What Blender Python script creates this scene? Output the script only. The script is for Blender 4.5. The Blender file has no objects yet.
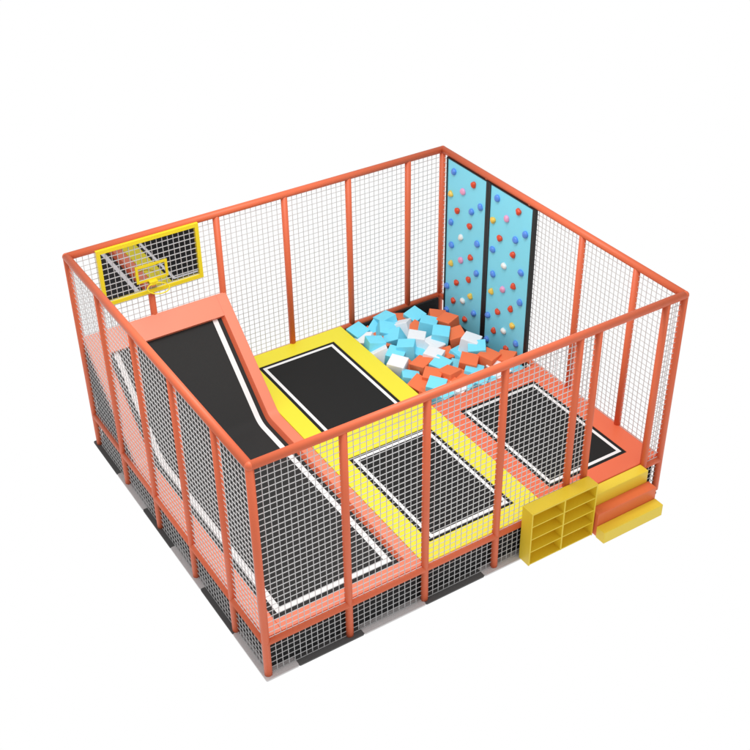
import bpy, bmesh, math, random
from mathutils import Vector, Matrix
S = bpy.context.scene
C = S.collection
PI = math.pi

# ------------------------------------------------------------------ camera
W, D, H, HD = 5.821, 4.990, 3.0, 0.56          # width, depth, rail height, deck height (m)
yaw, pitch, roll, fpx = 1.0129, 0.6102, -0.0154, 1199.1
fw = Vector((math.cos(pitch)*math.cos(yaw), math.cos(pitch)*math.sin(yaw), -math.sin(pitch)))
rt = Vector((math.sin(yaw), -math.cos(yaw), 0)); up = rt.cross(fw)
r2 = math.cos(roll)*rt + math.sin(roll)*up; u2 = -math.sin(roll)*rt + math.cos(roll)*up
cam = bpy.data.cameras.new('camera'); co = bpy.data.objects.new('camera', cam); C.objects.link(co)
M = Matrix((r2, u2, -fw)).transposed().to_4x4(); M.translation = Vector((-3.7621, -8.3783, 10.4252))
co.matrix_world = M
cam.sensor_width = 36; cam.lens = fpx/750*36; cam.clip_end = 200; S.camera = co

# ------------------------------------------------------------------ light: white studio all round, softbox overhead
S.view_settings.view_transform = 'Standard'; S.view_settings.look = 'None'
S.view_settings.exposure = 0; S.view_settings.gamma = 1
w = bpy.data.worlds.new('World'); S.world = w; w.use_nodes = True
nt = w.node_tree; bg = nt.nodes['Background']
tc = nt.nodes.new('ShaderNodeTexCoord'); sp = nt.nodes.new('ShaderNodeSeparateXYZ'); cr = nt.nodes.new('ShaderNodeValToRGB')
mr = nt.nodes.new('ShaderNodeMapRange'); mr.inputs['From Min'].default_value = -1; mr.inputs['From Max'].default_value = 1
nt.links.new(tc.outputs['Generated'], sp.inputs[0]); nt.links.new(sp.outputs['Z'], mr.inputs['Value'])
nt.links.new(mr.outputs[0], cr.inputs[0]); nt.links.new(cr.outputs['Color'], bg.inputs['Color'])
e = cr.color_ramp.elements
e[0].position = 0.47; e[0].color = (1, 1, 1, 1)
e[1].position = 0.53; e[1].color = (.36, .36, .37, 1)
k = e.new(1.0); k.color = (.8, .8, .8, 1)
k = e.new(.64); k.color = (.68, .68, .68, 1)
bg.inputs['Strength'].default_value = 1.0
la = bpy.data.lights.new('softbox', 'AREA'); la.shape = 'DISK'; la.size = 4.5; la.energy = 455; la.color = (1, .985, .97)
lo = bpy.data.objects.new('softbox', la); C.objects.link(lo); lo.location = (1.7, 1.5, 8.8)
S.cycles.max_bounces = 8; S.cycles.diffuse_bounces = 4; S.cycles.use_denoising = True
S.cycles.sample_clamp_indirect = 4

# ------------------------------------------------------------------ materials
def mat(name, col, rough=.5, spec=.4, metal=0, noise=0, nscale=6, bump=0, bscale=60, coat=0):
    m = bpy.data.materials.new(name); m.use_nodes = True; t = m.node_tree; b = t.nodes['Principled BSDF']
    b.inputs['Base Color'].default_value = (*col, 1); b.inputs['Roughness'].default_value = rough
    b.inputs['Specular IOR Level'].default_value = spec; b.inputs['Metallic'].default_value = metal
    if coat: b.inputs['Coat Weight'].default_value = coat; b.inputs['Coat Roughness'].default_value = .15
    tcd = t.nodes.new('ShaderNodeTexCoord')
    if noise:
        n = t.nodes.new('ShaderNodeTexNoise'); n.inputs['Scale'].default_value = nscale; n.inputs['Detail'].default_value = 4
        r = t.nodes.new('ShaderNodeMapRange'); r.inputs['To Min'].default_value = 1-noise; r.inputs['To Max'].default_value = 1+noise
        v = t.nodes.new('ShaderNodeVectorMath'); v.operation = 'SCALE'; v.inputs[0].default_value = col
        t.links.new(tcd.outputs['Object'], n.inputs['Vector']); t.links.new(n.outputs['Fac'], r.inputs['Value'])
        t.links.new(r.outputs[0], v.inputs['Scale']); t.links.new(v.outputs[0], b.inputs['Base Color'])
    if bump:
        n2 = t.nodes.new('ShaderNodeTexNoise'); n2.inputs['Scale'].default_value = bscale; n2.inputs['Detail'].default_value = 3
        bp = t.nodes.new('ShaderNodeBump'); bp.inputs['Strength'].default_value = bump; bp.inputs['Distance'].default_value = .01
        t.links.new(tcd.outputs['Object'], n2.inputs['Vector']); t.links.new(n2.outputs['Fac'], bp.inputs['Height'])
        t.links.new(bp.outputs['Normal'], b.inputs['Normal'])
    return m
M_ = {
 'tube':   mat('orange_foam_sleeve', (.73,.148,.062), .45, .35, noise=.03, nscale=9),
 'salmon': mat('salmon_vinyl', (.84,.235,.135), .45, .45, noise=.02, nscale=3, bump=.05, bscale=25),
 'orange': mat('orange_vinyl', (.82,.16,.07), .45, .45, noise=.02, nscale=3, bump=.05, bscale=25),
 'yellow': mat('yellow_vinyl', (.87,.76,.035), .45, .45, noise=.02, nscale=3, bump=.05, bscale=25),
 'bed':    mat('black_trampoline_mesh', (.021,.021,.021), .8, .12, noise=.08, nscale=40),
 'rampbed':mat('charcoal_ramp_mesh', (.031,.031,.031), .75, .15, noise=.08, nscale=40),
 'skirt':  mat('black_skirt', (.028,.028,.029), .8, .15, noise=.15, nscale=20),
 'white':  mat('white_marking', (.85,.85,.85), .6, .2),
 'net':    mat('white_net_cord', (.62,.62,.62), .7, .2),
 'shelf':  mat('yellow_laminate', (.84,.62,.035), .4, .4, noise=.03, nscale=5),
 'stepy':  mat('yellow_step_vinyl', (.86,.64,.045), .4, .45, noise=.03, nscale=5, bump=.05, bscale=25),
 'stepo':  mat('orange_step_vinyl', (.80,.17,.06), .4, .45, noise=.03, nscale=5, bump=.05, bscale=25),
 'cyan':   mat('cyan_foam', (.22,.76,.96), .75, .2, noise=.04, nscale=8, bump=.15, bscale=90),
 'red':    mat('orange_foam', (.90,.20,.08), .75, .2, noise=.04, nscale=8, bump=.15, bscale=90),
 'wfoam':  mat('white_foam', (.88,.88,.90), .75, .2, noise=.02, nscale=8, bump=.15, bscale=90),
 'wall':   mat('cyan_climbing_board', (.25,.78,.98), .45, .3, noise=.03, nscale=2),
 'black':  mat('black_trim', (.012,.012,.013), .45, .4),
 'hb': mat('blue_hold', (.10,.27,.78), .35, .5), 'hr': mat('red_hold', (.72,.07,.025), .35, .5),
 'hy': mat('yellow_hold', (.85,.56,.09), .35, .5), 'hp': mat('pink_hold', (.80,.35,.55), .35, .5),
 'hw': mat('white_hold', (.82,.82,.80), .35, .5),
 'mirror': mat('dark_gloss_board', (.50,.50,.52), .02, .5, metal=1),
 'hoop':   mat('yellow_hoop_paint', (.88,.70,.02), .35, .5),
 'tileg':  mat('grey_foam_tile', (.70,.68,.68), .8, .2, noise=.05, nscale=30, bump=.2, bscale=120),
 'tiled':  mat('charcoal_foam_tile', (.12,.12,.12), .8, .2, noise=.08, nscale=30, bump=.2, bscale=120),
}

# ------------------------------------------------------------------ helpers
def link(name, bm, m, parent=None, smooth=False):
    bmesh.ops.recalc_face_normals(bm, faces=bm.faces[:])
    me = bpy.data.meshes.new(name); bm.to_mesh(me); bm.free()
    for mm in (m if isinstance(m, (list, tuple)) else [m]): me.materials.append(mm)
    if smooth:
        for p in me.polygons: p.use_smooth = True
    o = bpy.data.objects.new(name, me); C.objects.link(o); o.parent = parent
    if parent is not None: o.matrix_parent_inverse = Matrix.Translation(-parent.location)
    return o
def thing(name, label, cat, loc, group=None):
    o = bpy.data.objects.new(name, None); C.objects.link(o); o.location = loc; o.empty_display_size = .2
    o['label'] = label; o['category'] = cat
    if group: o['group'] = group
    return o
def box(bm, a, b, bev=0, seg=2):
    x0, y0, z0 = a; x1, y1, z1 = b
    v = [bm.verts.new(p) for p in ((x0,y0,z0),(x1,y0,z0),(x1,y1,z0),(x0,y1,z0),(x0,y0,z1),(x1,y0,z1),(x1,y1,z1),(x0,y1,z1))]
    f = [bm.faces.new([v[i] for i in q]) for q in ((0,3,2,1),(4,5,6,7),(0,1,5,4),(1,2,6,5),(2,3,7,6),(3,0,4,7))]
    if bev:
        ed = list({e for ff in f for e in ff.edges})
        bmesh.ops.bevel(bm, geom=ed, offset=bev, segments=seg, profile=.5, affect='EDGES')
def tube(bm, p, q, r, n=20, caps=True):
    p, q = Vector(p), Vector(q); d = (q-p).normalized()
    a = d.orthogonal().normalized(); b = d.cross(a); rings = []
    for c in (p, q):
        rings.append([bm.verts.new(c + r*(math.cos(2*PI*i/n)*a + math.sin(2*PI*i/n)*b)) for i in range(n)])
    for i in range(n):
        f = bm.faces.new((rings[0][i], rings[0][(i+1)%n], rings[1][(i+1)%n], rings[1][i])); f.smooth = True
    if caps: bm.faces.new(rings[0]); bm.faces.new(rings[1])
def ball(bm, c, r, u=20, v=12):
    mtx = Matrix.Translation(c)
    g = bmesh.ops.create_uvsphere(bm, u_segments=u, v_segments=v, radius=r, matrix=mtx)
    for vv in g['verts']:
        for f in vv.link_faces: f.smooth = True
def NB(): return bmesh.new()

# ------------------------------------------------------------------ floor mat (interlocking grey / charcoal tiles)
bm = NB(); T = .866
X0, X1, Y0, Y1 = -.065, W-.03, -.08, D+.10
def tilepoly(x0, y0, x1, y1, mi):
    r = .02; pts = []
    for cx, cy, a0 in ((x1-r,y1-r,0),(x0+r,y1-r,90),(x0+r,y0+r,180),(x1-r,y0+r,270)):
        for k_ in range(5):
            a = math.radians(a0+k_*22.5); pts.append((cx+r*math.cos(a), cy+r*math.sin(a)))
    lo_ = [bm.verts.new((x, y, -.02)) for x, y in pts]; hi = [bm.verts.new((x, y, 0)) for x, y in pts]
    n = len(pts); fs = [bm.faces.new(hi), bm.faces.new(lo_[::-1])]
    for i in range(n): fs.append(bm.faces.new((lo_[i], lo_[(i+1)%n], hi[(i+1)%n], hi[i])))
    for f in fs: f.material_index = mi
for i in range(-1, 8):
    for j in range(-1, 6):
        x0 = .355+T*i; y0 = .757+T*j; x1 = x0+T; y1 = y0+T
        x0, x1 = max(x0, X0), min(x1, X1); y0, y1 = max(y0, Y0), min(y1, Y1)
        if x1-x0 < .08 or y1-y0 < .08: continue
        tilepoly(x0, y0, x1, y1, (i+j) % 2)
v = [bm.verts.new(p) for p in ((X0+.006,Y0+.006,-.006),(X1-.006,Y0+.006,-.006),(X1-.006,Y1-.006,-.006),(X0+.006,Y1-.006,-.006))]
f = bm.faces.new(v); f.material_index = 1
fl = link('floor', bm, [M_['tileg'], M_['tiled']]); fl['kind'] = 'structure'

# ------------------------------------------------------------------ fences of orange sleeved tube with white square netting
RP, RR = .046, .050
CELL = .0785
def net(name, parent, axis, fixed, a, b, z0, z1):
    """square mesh of cords in the plane axis=fixed between a and b"""
    bm = NB(); n = max(3, round((b-a)/CELL)); m = max(1, round((z1-z0)/CELL)); t = .0032
    def put(lo_, hi, c0, c1, z0_, z1_):
        if axis == 'y': box(bm, (c0, fixed+lo_, z0_), (c1, fixed+hi, z1_))
        else: box(bm, (fixed+lo_, c0, z0_), (fixed+hi, c1, z1_))
    for i in range(1, n):
        c = a+(b-a)*i/n; put(-.0032, .0032, c-t, c+t, z0, z1)
    for j in range(0, m):
        z = z0+(z1-z0)*j/m; put(-.0025, .0039, a, b, z-t, z+t)
    return link(name, bm, M_['net'], parent)
def fence(label, axis, fixed, posts, ends, spans, base, deck=None, corners=(), topspan=None, group='netted fences round the trampoline park'):
    loc = (posts[0], fixed, 0) if axis == 'y' else (fixed, posts[0], 0)
    t = thing('safety_fence', label, 'fence', loc, group)
    P = (lambda c, z: (c, fixed, z)) if axis == 'y' else (lambda c, z: (fixed, c, z))
    for c in posts:
        bm = NB(); tube(bm, P(c, 0.0), P(c, H-.01), RP); 
        link('post', bm, M_['tube'], t)
    bm = NB(); tube(bm, P(ends[0], H), P(ends[1], H), RR)
    for c in corners: ball(bm, P(c, H), RR*1.03)
    link('top_rail', bm, M_['tube'], t)
    for (a, b) in (deck or [ends]):
        bm = NB(); tube(bm, P(a, .508), P(b, .508), .047); link('deck_rail', bm, M_['tube'], t)
    for (a, b, z0, z1) in spans:
        net('net_panel', t, axis, fixed, a, b, z0, z1)
    return t
YL = [.789, 1.855, 2.915, 3.971]; FX = [1.068, 2.112, 3.148, 4.215, 4.494, 5.537]; BX = [1.051, 2.094, 3.139, 4.177, 5.201]; RY = [.817, 1.836]
def spans(cs, z0=0, z1=None): 
    out = []
    for a, b in zip(cs, cs[1:]):
        out += [(a+.04, b-.04, .01, .47), (a+.04, b-.04, .555, H-.04)]
    return out
fence('orange tube fence with white net along the outer side of the long ramp trampoline', 'x', 0.0, YL+[D], (0, D), spans([0]+YL+[D]), 0, corners=(D,))
fence('front orange netted fence with the open doorway above the yellow and orange steps', 'y', 0.0, [0]+FX+[W], (0, W), spans([0]+FX[:5])+spans([FX[5], W]), 0, deck=[(0, FX[4]), (FX[5], W)], corners=(0, W))
fence('rear orange netted fence that carries the basketball backboard, behind ramp and foam pit', 'y', D, BX+[W], (0, W), spans([0]+BX+[W]), 0, corners=(W,))
fence('orange netted fence with the blue climbing panels, beside the doorway trampoline', 'x', W, RY+[2.90, 3.87], (0, D), spans([0]+RY+[2.84])+[(4.70, D-.04, .555, H-.04)], 0)

# ------------------------------------------------------------------ flat trampolines
def sheet(bm, x0, y0, x1, y1, z):
    bm.faces.new([bm.verts.new(p) for p in ((x0,y0,z),(x1,y0,z),(x1,y1,z),(x0,y1,z))])
def ring_pad(bm, o, i, z0, z1, bev=.012):
    """pad frame: outer rect o, inner rect i"""
    ox0, oy0, ox1, oy1 = o; ix0, iy0, ix1, iy1 = i
    O = [(ox0,oy0),(ox1,oy0),(ox1,oy1),(ox0,oy1)]; I = [(ix0,iy0),(ix1,iy0),(ix1,iy1),(ix0,iy1)]
    ot = [bm.verts.new((*p, z1)) for p in O]; it = [bm.verts.new((*p, z1)) for p in I]
    ob = [bm.verts.new((*p, z0)) for p in O]; ib = [bm.verts.new((*p, z0)) for p in I]
    for k_ in range(4):
        n = (k_+1) % 4
        bm.faces.new((ot[k_], ot[n], it[n], it[k_])); bm.faces.new((ob[k_], ib[k_], ib[n], ob[n]))
        bm.faces.new((ob[k_], ob[n], ot[n], ot[k_])); bm.faces.new((ib[k_], it[k_], it[n], ib[n]))
    ed = [e for e in bm.edges if all(abs(v.co.z-z1) < 1e-6 for v in e.verts) and
          ((e.verts[0] in ot and e.verts[1] in ot) or (e.verts[0] in it and e.verts[1] in it))]
    bmesh.ops.bevel(bm, geom=ed, offset=bev, segments=3, profile=.5, affect='EDGES')
def frame_line(bm, x0, y0, x1, y1, w_, z):
    sheet(bm, x0, y0, x1, y0+w_, z); sheet(bm, x0, y1-w_, x1, y1, z)
    sheet(bm, x0, y0+w_, x0+w_, y1-w_, z); sheet(bm, x1-w_, y0+w_, x1, y1-w_, z)
def trampoline(label, o, i, m, skirt_in=.035):
    t = thing('trampoline', label, 'trampoline', ((o[0]+o[2])/2, (o[1]+o[3])/2, 0))
    bm = NB(); ring_pad(bm, o, i, .50, HD); link('pad', bm, M_[m], t)
    bm = NB(); box(bm, (i[0]-.01, i[1]-.01, .535), (i[2]+.01, i[3]+.01, .549)); b = link('bed', bm, M_['bed'], t)
    bm = NB(); g = .048; frame_line(bm, i[0]+g, i[1]+g, i[2]-g, i[3]-g, .047, .5525); link('boundary_line', bm, M_['white'], t)
    bm = NB(); box(bm, (o[0]+skirt_in, o[1]+skirt_in+.02, .004), (o[2]-skirt_in, o[3]-skirt_in, .498)); link('skirt', bm, M_['skirt'], t)
    return t
trampoline('yellow padded trampoline with black bed, at the rear between ramp and foam pit', (2.122, 2.487, 3.972, 4.985), (2.392, 2.72, 3.665, 4.68), 'yellow')
trampoline('yellow padded trampoline with black bed, at the front behind the netting and shoe shelf', (2.122, .018, 3.972, 2.485), (2.392, .30, 3.660, 2.18), 'yellow')
trampoline('orange padded trampoline with black bed, inside the doorway at the top of the steps', (3.974, .018, W-.004, 2.55), (4.225, .295, 5.520, 2.225), 'orange')

# ------------------------------------------------------------------ long trampoline with ramp
YK, SL, ARC = 3.55, .885, .09
ang = math.atan(SL)
def profile(y_end=D-.035, n_arc=8):
    pts = [(.018, HD), (YK-ARC, HD)]
    p0 = Vector((YK-ARC, HD)); p1 = Vector((YK, HD)); p2 = Vector((YK+ARC*math.cos(ang), HD+ARC*math.sin(ang)))
    for k_ in range(1, n_arc+1):
        s = k_/n_arc; q = (1-s)**2*p0 + 2*s*(1-s)*p1 + s*s*p2; pts.append((q.x, q.y))
    pts.append((y_end, HD+(y_end-YK)*SL)); return [Vector(p) for p in pts]
PF = profile()
def normals(pf):
    out = []
    for i in range(len(pf)):
        a = pf[max(0, i-1)]; b = pf[min(len(pf)-1, i+1)]; d = (b-a).normalized(); out.append(Vector((-d.y, d.x)))
    return out
def cut(pf, y0, y1):
    def at(y):
        for a, b in zip(pf, pf[1:]):
            if a.x-1e-9 <= y <= b.x+1e-9: return a + (b-a)*((y-a.x)/(b.x-a.x))
    return [at(y0)] + [p for p in pf if y0+1e-4 < p.x < y1-1e-4] + [at(y1)]
def sweep(bm, pf, sec, nrm=None, edge=()):
    nr = nrm or normals(pf); rings = []
    for p, n in zip(pf, nr):
        rings.append([bm.verts.new((x, p.x+n.x*o, p.y+n.y*o)) for x, o in sec])
    m = len(sec)
    for a, b in zip(rings, rings[1:]):
        for i in range(m):
            f = bm.faces.new((a[i], a[(i+1)%m], b[(i+1)%m], b[i]))
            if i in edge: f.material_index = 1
    bm.faces.new(rings[0]); bm.faces.new(rings[-1][::-1])
lt = thing('ramp_trampoline', 'long salmon padded trampoline whose charcoal bed rises into a ramp at the back', 'trampoline', (1.06, 2.5, 0))
r_ = .012
bm = NB()
def chamf(xa, xb):   # outer edge xa, inner edge xb (sloping in by 4 cm)
    s = 1 if xb > xa else -1
    return [(xa, -.09), (xa, -r_), (xa+s*r_*.3, -r_*.3), (xa+s*r_, 0), (xb-s*r_, 0), (xb-s*r_*.2, -r_*.3), (xb+s*r_*.3, -r_*1.2), (xb-s*0+(-0.0)+s*(-.0)+(-.04 if xa > xb else .04)*.95, -.09)]
sweep(bm, PF, chamf(2.118, 1.962), edge=(5, 6)); sweep(bm, PF, chamf(.018, .222), edge=(5, 6))  # inner bevels take the deeper orange: their shade painted into the colour
# front cross piece and cross piece at the head of the ramp
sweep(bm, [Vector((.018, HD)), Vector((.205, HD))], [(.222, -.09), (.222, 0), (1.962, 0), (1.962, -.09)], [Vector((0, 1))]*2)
top = cut(PF, 4.715, PF[-1].x); nn = [Vector((-math.sin(ang), math.cos(ang)))]*2
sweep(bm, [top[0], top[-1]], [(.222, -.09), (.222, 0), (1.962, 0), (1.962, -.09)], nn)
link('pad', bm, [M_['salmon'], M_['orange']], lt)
bm = NB(); bpf = [q for q in PF]; sweep(bm, bpf, [(.10, -.1), (.10, -.078), (2.05, -.078), (2.05, -.1)]); link('bed', bm, M_['rampbed'], lt)
# boundary lines: two side lines running up the ramp, one across the front
lp = cut(PF, .340, 4.73); dn = normals(lp)
def line_strip(x0, x1):
    bm = NB(); o_ = -.0755
    a = [bm.verts.new((x0, p.x+n.x*o_, p.y+n.y*o_)) for p, n in zip(lp, dn)]; b = [bm.verts.new((x1, p.x+n.x*o_, p.y+n.y*o_)) for p, n in zip(lp, dn)]
    for i in range(len(a)-1): bm.faces.new((a[i], b[i], b[i+1], a[i+1]))
    return bm
link('boundary_line', line_strip(1.795, 1.868), M_['white'], lt); link('boundary_line', line_strip(.325, .398), M_['white'], lt)
bm = NB(); sheet(bm, .398, .340, 1.795, .408, HD-.0755); link('boundary_line', bm, M_['white'], lt)
# black body below
bm = NB(); sec = [(.06, .004), (.06, .47)] + [(p.x+n.x*-.105, p.y+n.y*-.105) for p, n in zip(PF, normals(PF)) if p.x > 3] + [(D-.06, PF[-1].y-.16), (D-.06, .004)]
a = [bm.verts.new((.045, y, z)) for y, z in sec]; b = [bm.verts.new((2.085, y, z)) for y, z in sec]
bm.faces.new(a); bm.faces.new(b[::-1])
for i in range(len(a)): n = (i+1) % len(a); bm.faces.new((a[i], a[n], b[n], b[i]))
link('skirt', bm, M_['skirt'], lt)

# ------------------------------------------------------------------ foam pit with its blocks
PX0, PX1, PY0, PY1 = 3.985, 5.745, 2.565, 4.94
pit = thing('foam_pit', 'black walled pit filled with cyan, orange and white foam cubes', 'foam pit', ((PX0+PX1)/2, (PY0+PY1)/2, 0))
bm = NB(); box(bm, (PX0, PY1-.03, .004), (PX1, PY1, .50)); box(bm, (PX0, PY0, .004), (PX1, PY0+.03, .50))
box(bm, (PX0, PY0+.03, .004), (PX0+.03, PY1-.03, .50)); box(bm, (PX1-.03, PY0+.03, .004), (PX1, PY1-.03, .30)); link('side_wall', bm, M_['skirt'], pit)
bm = NB(); box(bm, (PX0+.03, PY0+.03, .004), (PX1-.03, PY1-.03, .27)); link('base', bm, M_['skirt'], pit)
BL = [('c',4.163,4.809,.56,10,8),('w',4.145,4.57,.52,40,-15),('c',4.078,4.291,.62,75,10),('c',4.429,4.833,.5,30,20),('r',4.35,4.746,.46,20,10),('c',4.651,4.758,.62,5,-12),('c',4.504,4.551,.6,60,18),('r',4.37,4.382,.5,15,12),('w',4.107,4.1,.56,65,-22),('c',4.52,4.334,.58,50,-25),('r',4.939,4.841,.5,80,14),('w',4.793,4.509,.58,40,-20),('c',5.107,4.646,.58,12,10),('r',4.952,4.38,.52,20,15),('c',5.104,4.281,.64,45,8),('c',4.269,3.916,.58,40,8),('w',4.041,3.675,.6,38,5),('c',4.477,3.925,.64,50,-6),('w',4.722,4.042,.64,50,6),('c',4.622,3.866,.5,25,12),('w',4.872,3.837,.58,15,14),('r',4.338,3.753,.42,10,18),('c',4.154,3.373,.52,60,12),('r',4.475,3.501,.56,20,-8),('w',4.707,3.567,.6,35,6),('r',4.372,3.117,.62,45,5),('r',4.123,3.087,.56,22,14),('r',4.148,2.957,.5,50,20),('c',4.28,2.915,.6,42,6),('c',5.065,3.899,.68,50,6),('r',5.394,4.167,.64,18,-6),('r',5.442,4.531,.5,60,10),('r',5.29,3.801,.62,75,-10),('w',5.297,3.459,.7,35,8),('c',5.289,3.26,.68,55,-8),('r',5.009,3.108,.64,45,7),('c',5.098,3.503,.5,20,16),('r',4.974,3.592,.48,70,-12),('c',4.668,3.326,.58,25,6),('c',4.916,3.249,.48,60,22),('r',4.606,2.983,.62,15,-8),('r',4.742,2.919,.54,30,15),('c',4.963,2.927,.58,45,8),('r',5.322,3.009,.64,20,4),('r',5.54,2.889,.6,30,-8),('w',5.356,2.869,.54,10,15),('c',4.91,2.70,.56,40,6),('w',5.223,2.70,.54,20,10),('c',5.09,2.72,.5,70,-14),('w',4.52,2.70,.55,33,8),('c',4.276,2.70,.56,15,10),('c',4.79,2.70,.52,25,-12),('r',4.527,2.84,.56,12,5),('c',5.515,2.74,.5,35,10)]
SZ = .262
blk = []
for c, x, y, z, a, b in BL:
    blk.append([c, min(max(x, PX0+.155), PX1-.16), min(max(y, PY0+.155), PY1-.155), z-SZ/2+.005, a, b])
proto = NB(); box(proto, (-SZ/2,)*3, (SZ/2,)*3, .008, 2)
meshes = {}
me0 = bpy.data.meshes.new('foam_cube'); proto.to_mesh(me0); proto.free()
CN = {'c': ('cyan', 'cyan'), 'r': ('orange', 'red'), 'w': ('white', 'wfoam')}
for c in 'crw':
    m_ = me0.copy(); m_.materials.append(M_[CN[c][1]]); meshes[c] = m_
for _ in range(12):
    for i in range(len(blk)):
        for j in range(i):
            A, B = blk[i], blk[j]; d = Vector((A[1]-B[1], A[2]-B[2], A[3]-B[3])); l = d.length
            if l < .20:
                s = (.20-l)*.22; h_ = Vector((d.x, d.y)); h_ = h_.normalized() if h_.length > 1e-4 else Vector((1, 0))
                A[1] += h_.x*s; A[2] += h_.y*s; B[1] -= h_.x*s; B[2] -= h_.y*s
for b_ in blk:
    b_[1] = min(max(b_[1], PX0+.16), PX1-.165); b_[2] = min(max(b_[2], PY0+.165), PY1-.165)
ORD = ['nearest', 'second', 'third', 'fourth', 'fifth', 'sixth', 'seventh', 'eighth', 'ninth', 'tenth']
def zone(b_):
    x, y = b_[1], b_[2]
    if x < 4.27: return ('beside the yellow pad', lambda q: -q[2], 'rear fence')
    if x > 5.17: return ('below the climbing panels', lambda q: -q[2], 'rear fence')
    if y > 4.30: return ('by the rear fence', lambda q: q[1], 'yellow pad')
    if y < 3.03: return ('by the front orange pad', lambda q: q[1], 'yellow pad')
    return ('amid the pit', lambda q: -q[2], 'rear fence')
Z = {}
for b_ in blk: Z.setdefault((b_[0], zone(b_)[0]), []).append(b_)
random.seed(4)
for (c, zn), lst in Z.items():
    key, land = zone(lst[0])[1:]; lst.sort(key=key)
    for k_, b_ in enumerate(lst):
        col = CN[c][0]
        if len(lst) == 1: lab = f'the only {col} foam cube {zn}'
        else: lab = f'{col} foam cube {zn}, ' + (f'{ORD[k_]} to the {land}' if k_ == 0 else (f'{ORD[k_]} such from the {land}'))
        o = bpy.data.objects.new('foam_cube', meshes[c]); C.objects.link(o)
        o.location = (b_[1], b_[2], b_[3]); o.rotation_euler = (math.radians(b_[5]), math.radians(b_[5]*random.choice((-.8, .6))), math.radians(b_[4]))
        o['label'] = lab; o['category'] = 'foam cube'; o['group'] = 'foam cubes in the pit'

# ------------------------------------------------------------------ climbing panels
XW = 5.762
HR = [('b',3.547,2.809),('r',3.065,2.803),('y',3.619,2.436),('p',3.316,2.588),('r',3.447,2.222),('b',3.097,2.35),('b',2.893,2.526),('b',3.598,1.971),('r',3.135,2.099),('w',3.317,1.831),('b',3.564,1.58),('b',2.936,1.901),('r',3.086,1.604),('y',3.581,1.277),('p',3.317,1.44),('b',2.916,1.419),('r',3.405,1.012),('r',3.115,1.213),('b',3.635,.836),('y',3.049,.954),('r',3.479,.646),('w',3.244,.76),('b',3.642,.4),('b',2.947,.698),('r',3.162,.493)]
HL = [('b',4.591,2.806),('r',4.106,2.793),('y',4.656,2.422),('p',4.355,2.581),('b',3.928,2.511),('b',4.132,2.347),('r',4.478,2.221),('b',4.631,1.964),('r',4.164,2.098),('w',4.371,1.818),('b',4.602,1.586),('b',3.968,1.89),('y',4.603,1.27),('p',4.353,1.44),('r',4.116,1.592),('b',3.958,1.398),('r',4.444,1.003),('r',4.142,1.202),('b',4.692,.823),('y',4.087,.939),('r',4.513,.641),('w',4.271,.76),('b',3.983,.682),('b',4.683,.392),('r',4.2,.462)]
HC = {'b': 'blue', 'r': 'red', 'y': 'yellow', 'p': 'pink', 'w': 'white'}
random.seed(8)
hold_mesh = {}
for c in HC:
    bm = NB(); g = bmesh.ops.create_icosphere(bm, subdivisions=3, radius=.051)
    for v_ in bm.verts:
        n = v_.co.normalized(); k_ = 1+.10*math.sin(3.1*n.y+ord(c))*math.cos(2.3*n.z+1)+.05*math.sin(5*n.z)
        v_.co *= k_; v_.co.x = v_.co.x*.75
    for f in bm.faces: f.smooth = True
    me = bpy.data.meshes.new('climbing_hold'); bm.to_mesh(me); bm.free(); me.materials.append(M_['h'+c]); hold_mesh[c] = me
def panel(label, y0, y1, f0, f1, holds):
    t = thing('climbing_panel', label, 'climbing wall', (XW+.02, (y0+y1)/2, 0), 'tall cyan climbing panels')
    bm = NB(); box(bm, (XW, y0, .12), (XW+.022, y1, 2.957)); link('board', bm, M_['wall'], t)
    bm = NB(); box(bm, (XW-.012, f0, .10), (XW+.030, y0, 2.972), .003); box(bm, (XW-.012, y1, .10), (XW+.030, f1, 2.972), .003)
    box(bm, (XW-.008, y0, 2.957), (XW+.027, y1, 2.970)); link('edge_trim', bm, M_['black'], t)
    for c, y, z in holds:
        o = bpy.data.objects.new('climbing_hold', hold_mesh[c]); C.objects.link(o); o.parent = t
        o.location = (XW-.012-t.location.x, y+.012-t.location.y, z); o.rotation_euler = (random.uniform(0, 6.2), 0, 0)
        o['label'] = HC[c]+' knob hold'
panel('cyan climbing panel with coloured knobs, in the corner against the rear fence', 3.825, 4.760, 3.772, 4.792, HL)
panel('cyan climbing panel with coloured knobs, beside the open netting and orange pad', 2.785, 3.718, 2.718, 3.770, HR)

# ------------------------------------------------------------------ basketball backboard and hoop
bb = thing('basketball_hoop', 'dark glossy backboard in a yellow frame with a small yellow hoop above the ramp', 'basketball hoop', (1.06, D-.06, 2.15))
x0, x1, z0, z1 = .355, 1.790, 2.175, 3.000
yb = D-.098
bm = NB(); box(bm, (x0+.02, yb+.030, z0+.02), (x1-.02, yb+.040, z1-.02)); link('backboard', bm, M_['mirror'], bb)
g_ = net('board_netting', bb, 'y', yb+.026, x0+.052, x1-.052, z0+.052, z1-.052)
bm = NB(); f_ = .052
for a, b in (((x0, yb, z0), (x1, yb+.045, z0+f_)), ((x0, yb, z1-f_), (x1, yb+.045, z1)), ((x0, yb, z0+f_), (x0+f_, yb+.045, z1-f_)), ((x1-f_, yb, z0+f_), (x1, yb+.045, z1-f_))): box(bm, a, b)
link('frame', bm, M_['hoop'], bb)
bm = NB(); a0, a1, b0, b1 = .845, 1.300, 2.350, 2.605; g = .036; ya, yc = yb+.02, yb+.045
for a, b in (((a0, ya, b0), (a1, yc, b0+g)), ((a0, ya, b1-g), (a1, yc, b1)), ((a0, ya, b0+g), (a0+g, yc, b1-g)), ((a1-g, ya, b0+g), (a1, yc, b1-g))): box(bm, a, b)
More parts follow.
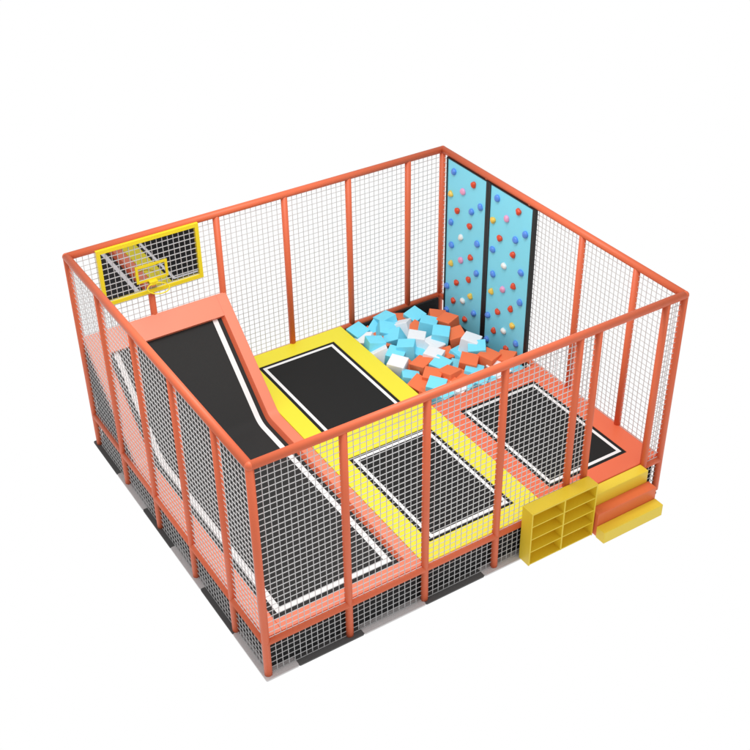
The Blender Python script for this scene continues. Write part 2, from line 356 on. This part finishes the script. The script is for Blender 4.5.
link('target_square', bm, M_['hoop'], bb)
bm = NB(); N = 40; rc = Vector((1.062, yb-.175, 2.325)); R0, rr = .145, .0085
rings = []
for i in range(N):
    a = 2*PI*i/N; d = Vector((math.cos(a), math.sin(a), 0))
    rings.append([bm.verts.new(rc+d*(R0+rr*math.cos(b))+Vector((0, 0, rr*math.sin(b)))) for b in [2*PI*j/8 for j in range(8)]])
for i in range(N):
    for j in range(8): bm.faces.new((rings[i][j], rings[(i+1)%N][j], rings[(i+1)%N][(j+1)%8], rings[i][(j+1)%8]))
link('rim', bm, M_['hoop'], bb, smooth=True)
bm = NB(); box(bm, (1.005, yb-.04, 2.305), (1.12, yb+.02, 2.36), .004); link('bracket', bm, M_['hoop'], bb)

# ------------------------------------------------------------------ shoe shelf
sx0, sx1, sy0, sy1, sz = 3.500, 4.528, -.243, -.052, .842
sh = thing('shoe_shelf', 'yellow open shoe shelf of eight compartments standing against the front netting', 'shelf', ((sx0+sx1)/2, (sy0+sy1)/2, 0))
bt = .018
bm = NB(); box(bm, (sx0-.002, sy0-.002, sz-.024), (sx1+.002, sy1, sz), .002); link('top', bm, M_['shelf'], sh)
for xa in (sx0, sx1-bt): bm = NB(); box(bm, (xa, sy0, 0), (xa+bt, sy1, sz-.025), .0015); link('side_panel', bm, M_['shelf'], sh)
bm = NB(); box(bm, (sx0+bt-.0015, sy1-.012, .002), (sx1-bt-.0005, sy1-.001, sz-.026)); link('back_panel', bm, M_['shelf'], sh)
xm = (sx0+sx1)/2
bm = NB(); box(bm, (xm-.011, sy0+.003, .003), (xm+.011, sy1-.0125, sz-.026), .0015); link('divider', bm, M_['shelf'], sh)
for k_ in range(4):
    z = .004 + k_*.203
    for xa, xb in ((sx0+bt-.001, xm-.0095), (xm+.0095, sx1-bt+.001)):
        bm = NB(); box(bm, (xa, sy0+.005, z), (xb, sy1-.0115, z+.016), .0015); link('shelf_board', bm, M_['shelf'], sh)

# ------------------------------------------------------------------ steps
st = thing('steps', 'three soft steps, yellow, orange and yellow, leading up to the doorway', 'steps', (5.02, -.22, 0))
for (ya, yb_, zt, m) in ((-.448, -.2955, .180, 'stepy'), (-.295, -.1405, .362, 'stepo'), (-.140, .012, .548, 'stepy')):
    bm = NB(); box(bm, (4.548 if yb_ > -.29 else 4.535, ya, 0), (5.500 if yb_ > 0 else 5.525, yb_, zt), .008, 3); link('step', bm, M_[m], st)
